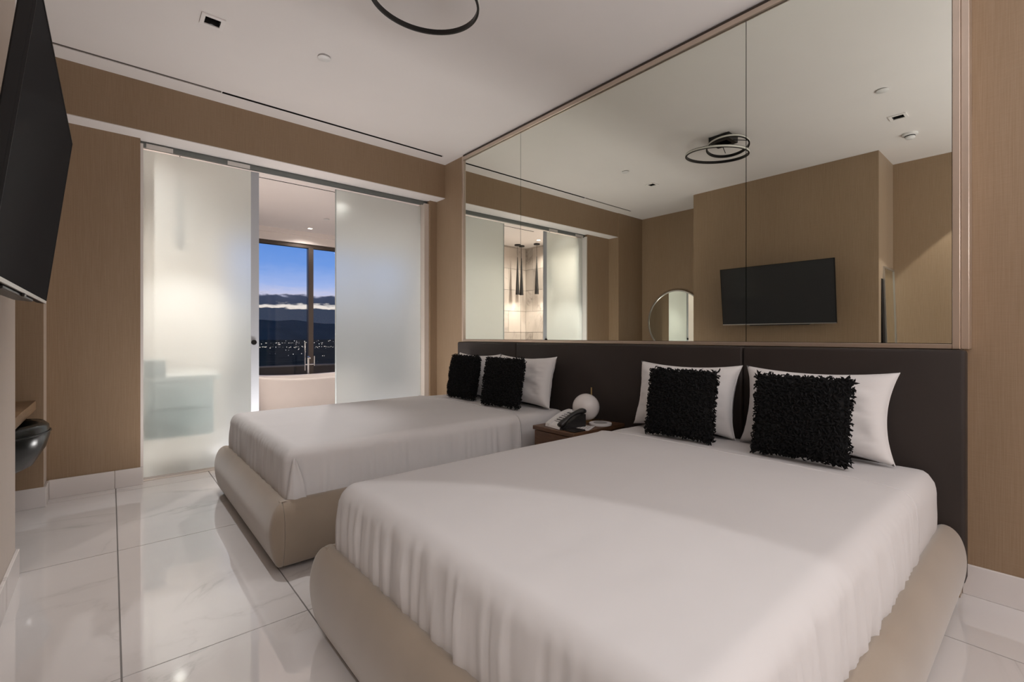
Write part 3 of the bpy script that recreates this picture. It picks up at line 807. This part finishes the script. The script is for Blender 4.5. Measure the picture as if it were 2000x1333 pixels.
# telephone
ph = thing('telephone', 'white desk telephone with black handset and keypad on the nightstand', 'telephone', (2.325, 2.275, ZN), math.radians(-8))
def wedge(name, prof, y0, y1, mat, parent):
    bm = bmesh.new(); a = [bm.verts.new((x, y0, z)) for x, z in prof]; b = [bm.verts.new((x, y1, z)) for x, z in prof]
    n = len(prof)
    for i in range(n): bm.faces.new((a[i], a[(i + 1) % n], b[(i + 1) % n], b[i]))
    bm.faces.new(a); bm.faces.new(b); return from_bm(name, bm, mat, parent)
def surf(x): return .014 + .082 * math.sin(PI / 2 * min(1, x / .23))
cur = [(.21 * k / 10, surf(.21 * k / 10)) for k in range(11)]
wedge('body', [(0, .002)] + [(x, z - .004) for x, z in cur] + [(.21, .002)], -.095, .085, M_BPLASTIC, ph)
wedge('side_band', [(-.004, .002)] + [(x, z + .010) for x, z in cur] + [(.212, .002)], .048, .090, M_PLASTIC, ph)
wedge('front_lip', [(-.005, .002)] + [(x * .2, surf(x * .2) + .004) for x in (0, .1, .2)] + [(.04, .006)], -.07, .0475, M_PLASTIC, ph)
pad = [(x, z + .001) for x, z in cur[2:10]]
wedge('keypad_panel', pad + [(x, z - .004) for x, z in reversed(pad)], -.040, .047, M_BPLASTIC, ph)
wedge('display_panel', [(x, z + .003) for x, z in cur[8:]] + [(x, z - .003) for x, z in reversed(cur[8:])], -.03, .04, M_PLASTIC, ph)
for i in range(5):
    for j in range(4):
        x = .052 + i * .022; y = -.026 + j * .020
        box('key', x - .007, x + .007, y - .006, y + .006, surf(x) - .002, surf(x) + .006, M_PLASTIC, ph, .001, 1)
hs = [(-.005 + .225 * k / 12, -.070, surf(max(0, -.005 + .225 * k / 12)) + .014 + .010 * math.sin(PI * k / 12)) for k in range(13)]
tube('handset', hs, [.022, .027, .026, .021, .019, .018, .018, .018, .019, .021, .026, .028, .022], M_BPLASTIC, ph, 10, flat=(1, .75))
tube('handset_cord', [(.02 + .012 * math.cos(k * 1.3), -.108 - .002 * k / 4, .010 + .007 * math.sin(k * 1.3)) for k in range(24)], .003, M_BPLASTIC, ph, 5)
nb = thing('notepad', 'white notepad lying beside the telephone', 'notepad', (2.485, 2.135, ZN), math.radians(24))
box('pages', -.075, .075, -.052, .052, 0, .006, M_PAPERW, nb, .001, 1)
for k in range(4): box('printed_line', -.05, .045, -.034 + k * .018, -.031 + k * .018, .0061, .0065, M_GREY, nb)
cd = thing('coaster', 'round white paper card behind the notepad on the nightstand', 'card', (2.675, 2.148, ZN))
lathe('disc', [(0, 0), (.080, 0), (.082, .004), (.080, .014), (0, .014)], M_PAPERW, cd, 28, cap=False)
lathe('print', [(0, .0150), (.050, .0150), (.050, .0142)], plain('grey_print', (.40, .385, .375), .7), cd, 20, cap=False)
tg = tag(box('card_tray', 2.315, 2.42, 2.068, 2.155, ZN + .0002, ZN + .010, M_BPLASTIC, None, .003, 2), 'flat black tray in front of the telephone', 'tray')

# ================================================================== TELEVISION
tv = thing('television', 'wide flat black television tilted forward on the left wall', 'television', (-.176, 2.235, 1.70))
tv.rotation_euler = (0, math.radians(6.7), 0)
bm = bmesh.new(); add_box(bm, -.028, .0, -.633, .633, -.362, .362, .004, 2); from_bm('housing', bm, M_BLACK, tv)
box('screen', .0002, .0022, -.627, .627, -.350, .356, M_SCREEN, tv)
for (a, b2, c, d_) in ((-.633, .633, .3565, .362), (-.633, .633, -.362, -.3505), (-.633, -.6275, -.35, .356), (.6275, .633, -.35, .356)):
    box('bezel', -.002, .0035, a, b2, c, d_, M_SILVER if c < -.36 else M_BLACK, tv)
box('rear_box', -.075, -.0285, -.40, .40, -.30, .05, M_BLACK, tv, .01, 2)
box('speaker_strip', -.06, -.006, -.36, .30, -.374, -.3625, M_BPLASTIC, tv, .003, 1)
box('sensor', -.004, .003, -.02, .02, -.372, -.3625, M_BPLASTIC, tv)
box('wall_bracket', -.150, -.0755, -.20, .20, -.15, .02, M_BLACKMET, tv)

# ================================================================== NICHE: DESK, STOOL, ROUND MIRROR
dk = thing('desk', 'built in wooden desk slab in the niche beside the television wall', 'desk', (-.70, 4.0, 0))
box('top', -.30, .305, -.62, .615, .69, .753, M_DESK, dk, .002, 1)
box('back_rail', -.30, -.28, -.62, .615, .60, .689, M_DESK, dk)
box('side_cleat', -.27, .20, .595, .615, .64, .689, M_DESK, dk)
st = thing('stool', 'black leather tub stool tucked under the desk', 'stool', (-.60, 4.06, 0))
bm = bmesh.new(); seg = 36; R = []
prof = [(.06, .36), (.16, .375), (.24, .42), (.295, .50), (.315, .58), (.310, .635), (.285, .66), (.262, .645), (.25, .60), (.20, .565), (.10, .56), (.02, .56)]
for r_, z_ in prof:
    R.append([bm.verts.new((r_ * math.cos(2 * PI * i / seg), r_ * math.sin(2 * PI * i / seg) * .98, z_ + (.0 if z_ < .5 else .02 * math.cos(2 * PI * i / seg)))) for i in range(seg)])
for a, b2 in zip(R, R[1:]):
    for i in range(seg): bm.faces.new((a[i], a[(i + 1) % seg], b2[(i + 1) % seg], b2[i]))
bm.faces.new(R[0]); bm.faces.new(R[-1])
from_bm('shell', bm, M_LEATHER, st, True)
lathe('pedestal', [(.03, .02), (.025, .37)], M_BLACKMET, st, 20)
lathe('base', [(0, 0), (.13, 0), (.13, .012), (.04, .024), (0, .024)], M_BLACKMET, st, 32, cap=False)
tube('piping', [(.318 * math.cos(2 * PI * i / 40), .312 * math.sin(2 * PI * i / 40), .60 + .02 * math.cos(2 * PI * i / 40)) for i in range(40)], .005, M_LEATHER, st, 6, closed=True)

rm = thing('round_mirror', 'round wall mirror in a thin silver frame above the desk', 'mirror', (XL, 4.0, 1.43))
lathe('glass', [(0, .02), (.487, .02), (.487, .002), (0, .002)], M_MIRROR, rm, 64, axis='x', cap=False)
lathe('frame', [(.488, .001), (.505, .001), (.505, .032), (.488, .032), (.488, .001)], M_SILVER, rm, 64, axis='x', cap=False)

# framed mirror leaning on the side of the television wall
lm = thing('standing_mirror', 'tall silver framed mirror leaning on the side of the television wall', 'mirror', (-.78, 1.20, 0))
lm.rotation_euler = (math.radians(-1.6), 0, 0)
box('backing', -.30, .24, .004, .03, 0, 1.965, M_BLACK, lm)
box('glass', -.222, .222, -.004, .003, .02, 1.945, M_MIRROR, lm)
for (a, b2, c, d_) in ((-.24, -.2225, 0, 1.965), (.2225, .24, 0, 1.965), (-.222, .222, 1.9455, 1.965), (-.222, .222, 0, .0195)):
    box('frame_bar', a, b2, -.012, .0035, c, d_, M_SILVER, lm)
box('side_board', .2405, .32, .006, .03, 0, 1.93, M_BLACK, lm)

# ================================================================== CEILING FITTINGS
def square_dl(x, y, label):
    t = thing('square_downlight', label, 'ceiling light', (x, y, ZC), 0, 'square recessed downlights')
    a, b2, c, d_ = .064, .064, .042, .042
    for (x0, x1, y0, y1) in ((-a, a, d_, b2), (-a, a, -b2, -d_), (-a, -c, -d_, d_), (c, a, -d_, d_)):
        box('trim', x0, x1, y0, y1, -.008, -.0005, M_WHITE, t)
    for (x0, x1, y0, y1) in ((-c + .0005, c - .0005, d_ - .003, d_ - .0005), (-c + .0005, c - .0005, -d_ + .0005, -d_ + .003), (-c + .0005, -c + .003, -d_ + .003, d_ - .003), (c - .003, c - .0005, -d_ + .003, d_ - .003)):
        box('baffle', x0, x1, y0, y1, -.002, .09, M_DARK, t)
    box('reflector', -c + .0005, c - .0005, -d_ + .0005, d_ - .0005, .0905, .095, M_DARK, t)
    return t
dl = square_dl(*DL[0], 'square recessed downlight with black baffle near the air slot')
lb = spot('square_downlight_beam', (0, 0, .07), 105, (1, .98, .97), 55, .6, .006); lb.parent = dl
square_dl(*DL[1], 'square recessed downlight with black baffle near the smoke detector, seen in the mirror')
def cover(x, y, label):
    t = thing('sprinkler_cover', label, 'sprinkler', (x, y, ZC), 0, 'round ceiling sprinkler covers')
    lathe('plate', [(0, -.014), (.038, -.014), (.043, -.011), (.043, -.006), (.034, -.003)], M_PLASTIC, t, 28, cap=False)
    lathe('collar', [(.028, -.003), (.028, 0)], M_GREY, t, 20, cap=False)
cover(1.155, 3.41, 'round white sprinkler cover near the far end of the ceiling')
cover(1.145, .93, 'round white sprinkler cover seen near the right end of the mirror')
sm = thing('smoke_detector', 'white round smoke detector reflected at the right of the mirror', 'smoke detector', (-.085, .955, ZC))
lathe('base', [(0, 0), (.062, 0), (.062, -.018), (.055, -.022), (0, -.022)], M_PLASTIC, sm, 32, cap=False)
lathe('sensor_head', [(.040, -.030), (.040, -.046), (.030, -.054), (0, -.054)], M_PLASTIC, sm, 32, cap=False)
lathe('vent_ring', [(.042, -.022), (.042, -.030), (.038, -.030)], M_DARK, sm, 32, cap=False)

# double ring ceiling lamp
rg = thing('ring_light', 'black ceiling lamp of two interlocking rings', 'ceiling light', (1.22, 2.19, ZC))
def ring(name, r, center, tilt, tdir, w=.012, h=.026):
    o = lathe(name, [(r - w, -h / 2), (r, -h / 2), (r, h / 2), (r - w, h / 2), (r - w, -h / 2)], M_BLACKMET, rg, 72, cap=False)
    bm = bmesh.new(); lathe_bm(bm, [(r, -h / 2 + .005), (r + .002, -h / 2 + .005), (r + .002, h / 2 - .005), (r, h / 2 - .005)], 72, cap=False)   # light strip around the outside
    from_bm('diffuser', bm, M_RINGLED, o)
    o.location = center; o.rotation_euler = Matrix.Rotation(tilt, 3, Vector((math.cos(tdir), math.sin(tdir), 0))).to_euler()
    return o
ring('ring_band', .295, (.065, .035, -.178), math.radians(6), math.radians(20))
ring('ring_band', .200, (-.03, -.03, -.090), math.radians(-9), math.radians(60))
bm = bmesh.new()
for q in ((-.10, .10, -.10, -.06), (-.10, .10, .06, .10), (-.10, -.06, -.06, .06), (.06, .10, -.06, .06)): add_box(bm, *q, -.058, -.004)
add_box(bm, -.10, .10, -.10, .10, -.0035, 0)
from_bm('canopy', bm, M_BLACKMET, rg)
for a in (.5, 2.6, 4.7):
    tube('arm', [(.085 * math.cos(a), .085 * math.sin(a), -.05), (.19 * math.cos(a) - .03, .19 * math.sin(a) - .03, -.088)], .004, M_BLACKMET, rg, 6)
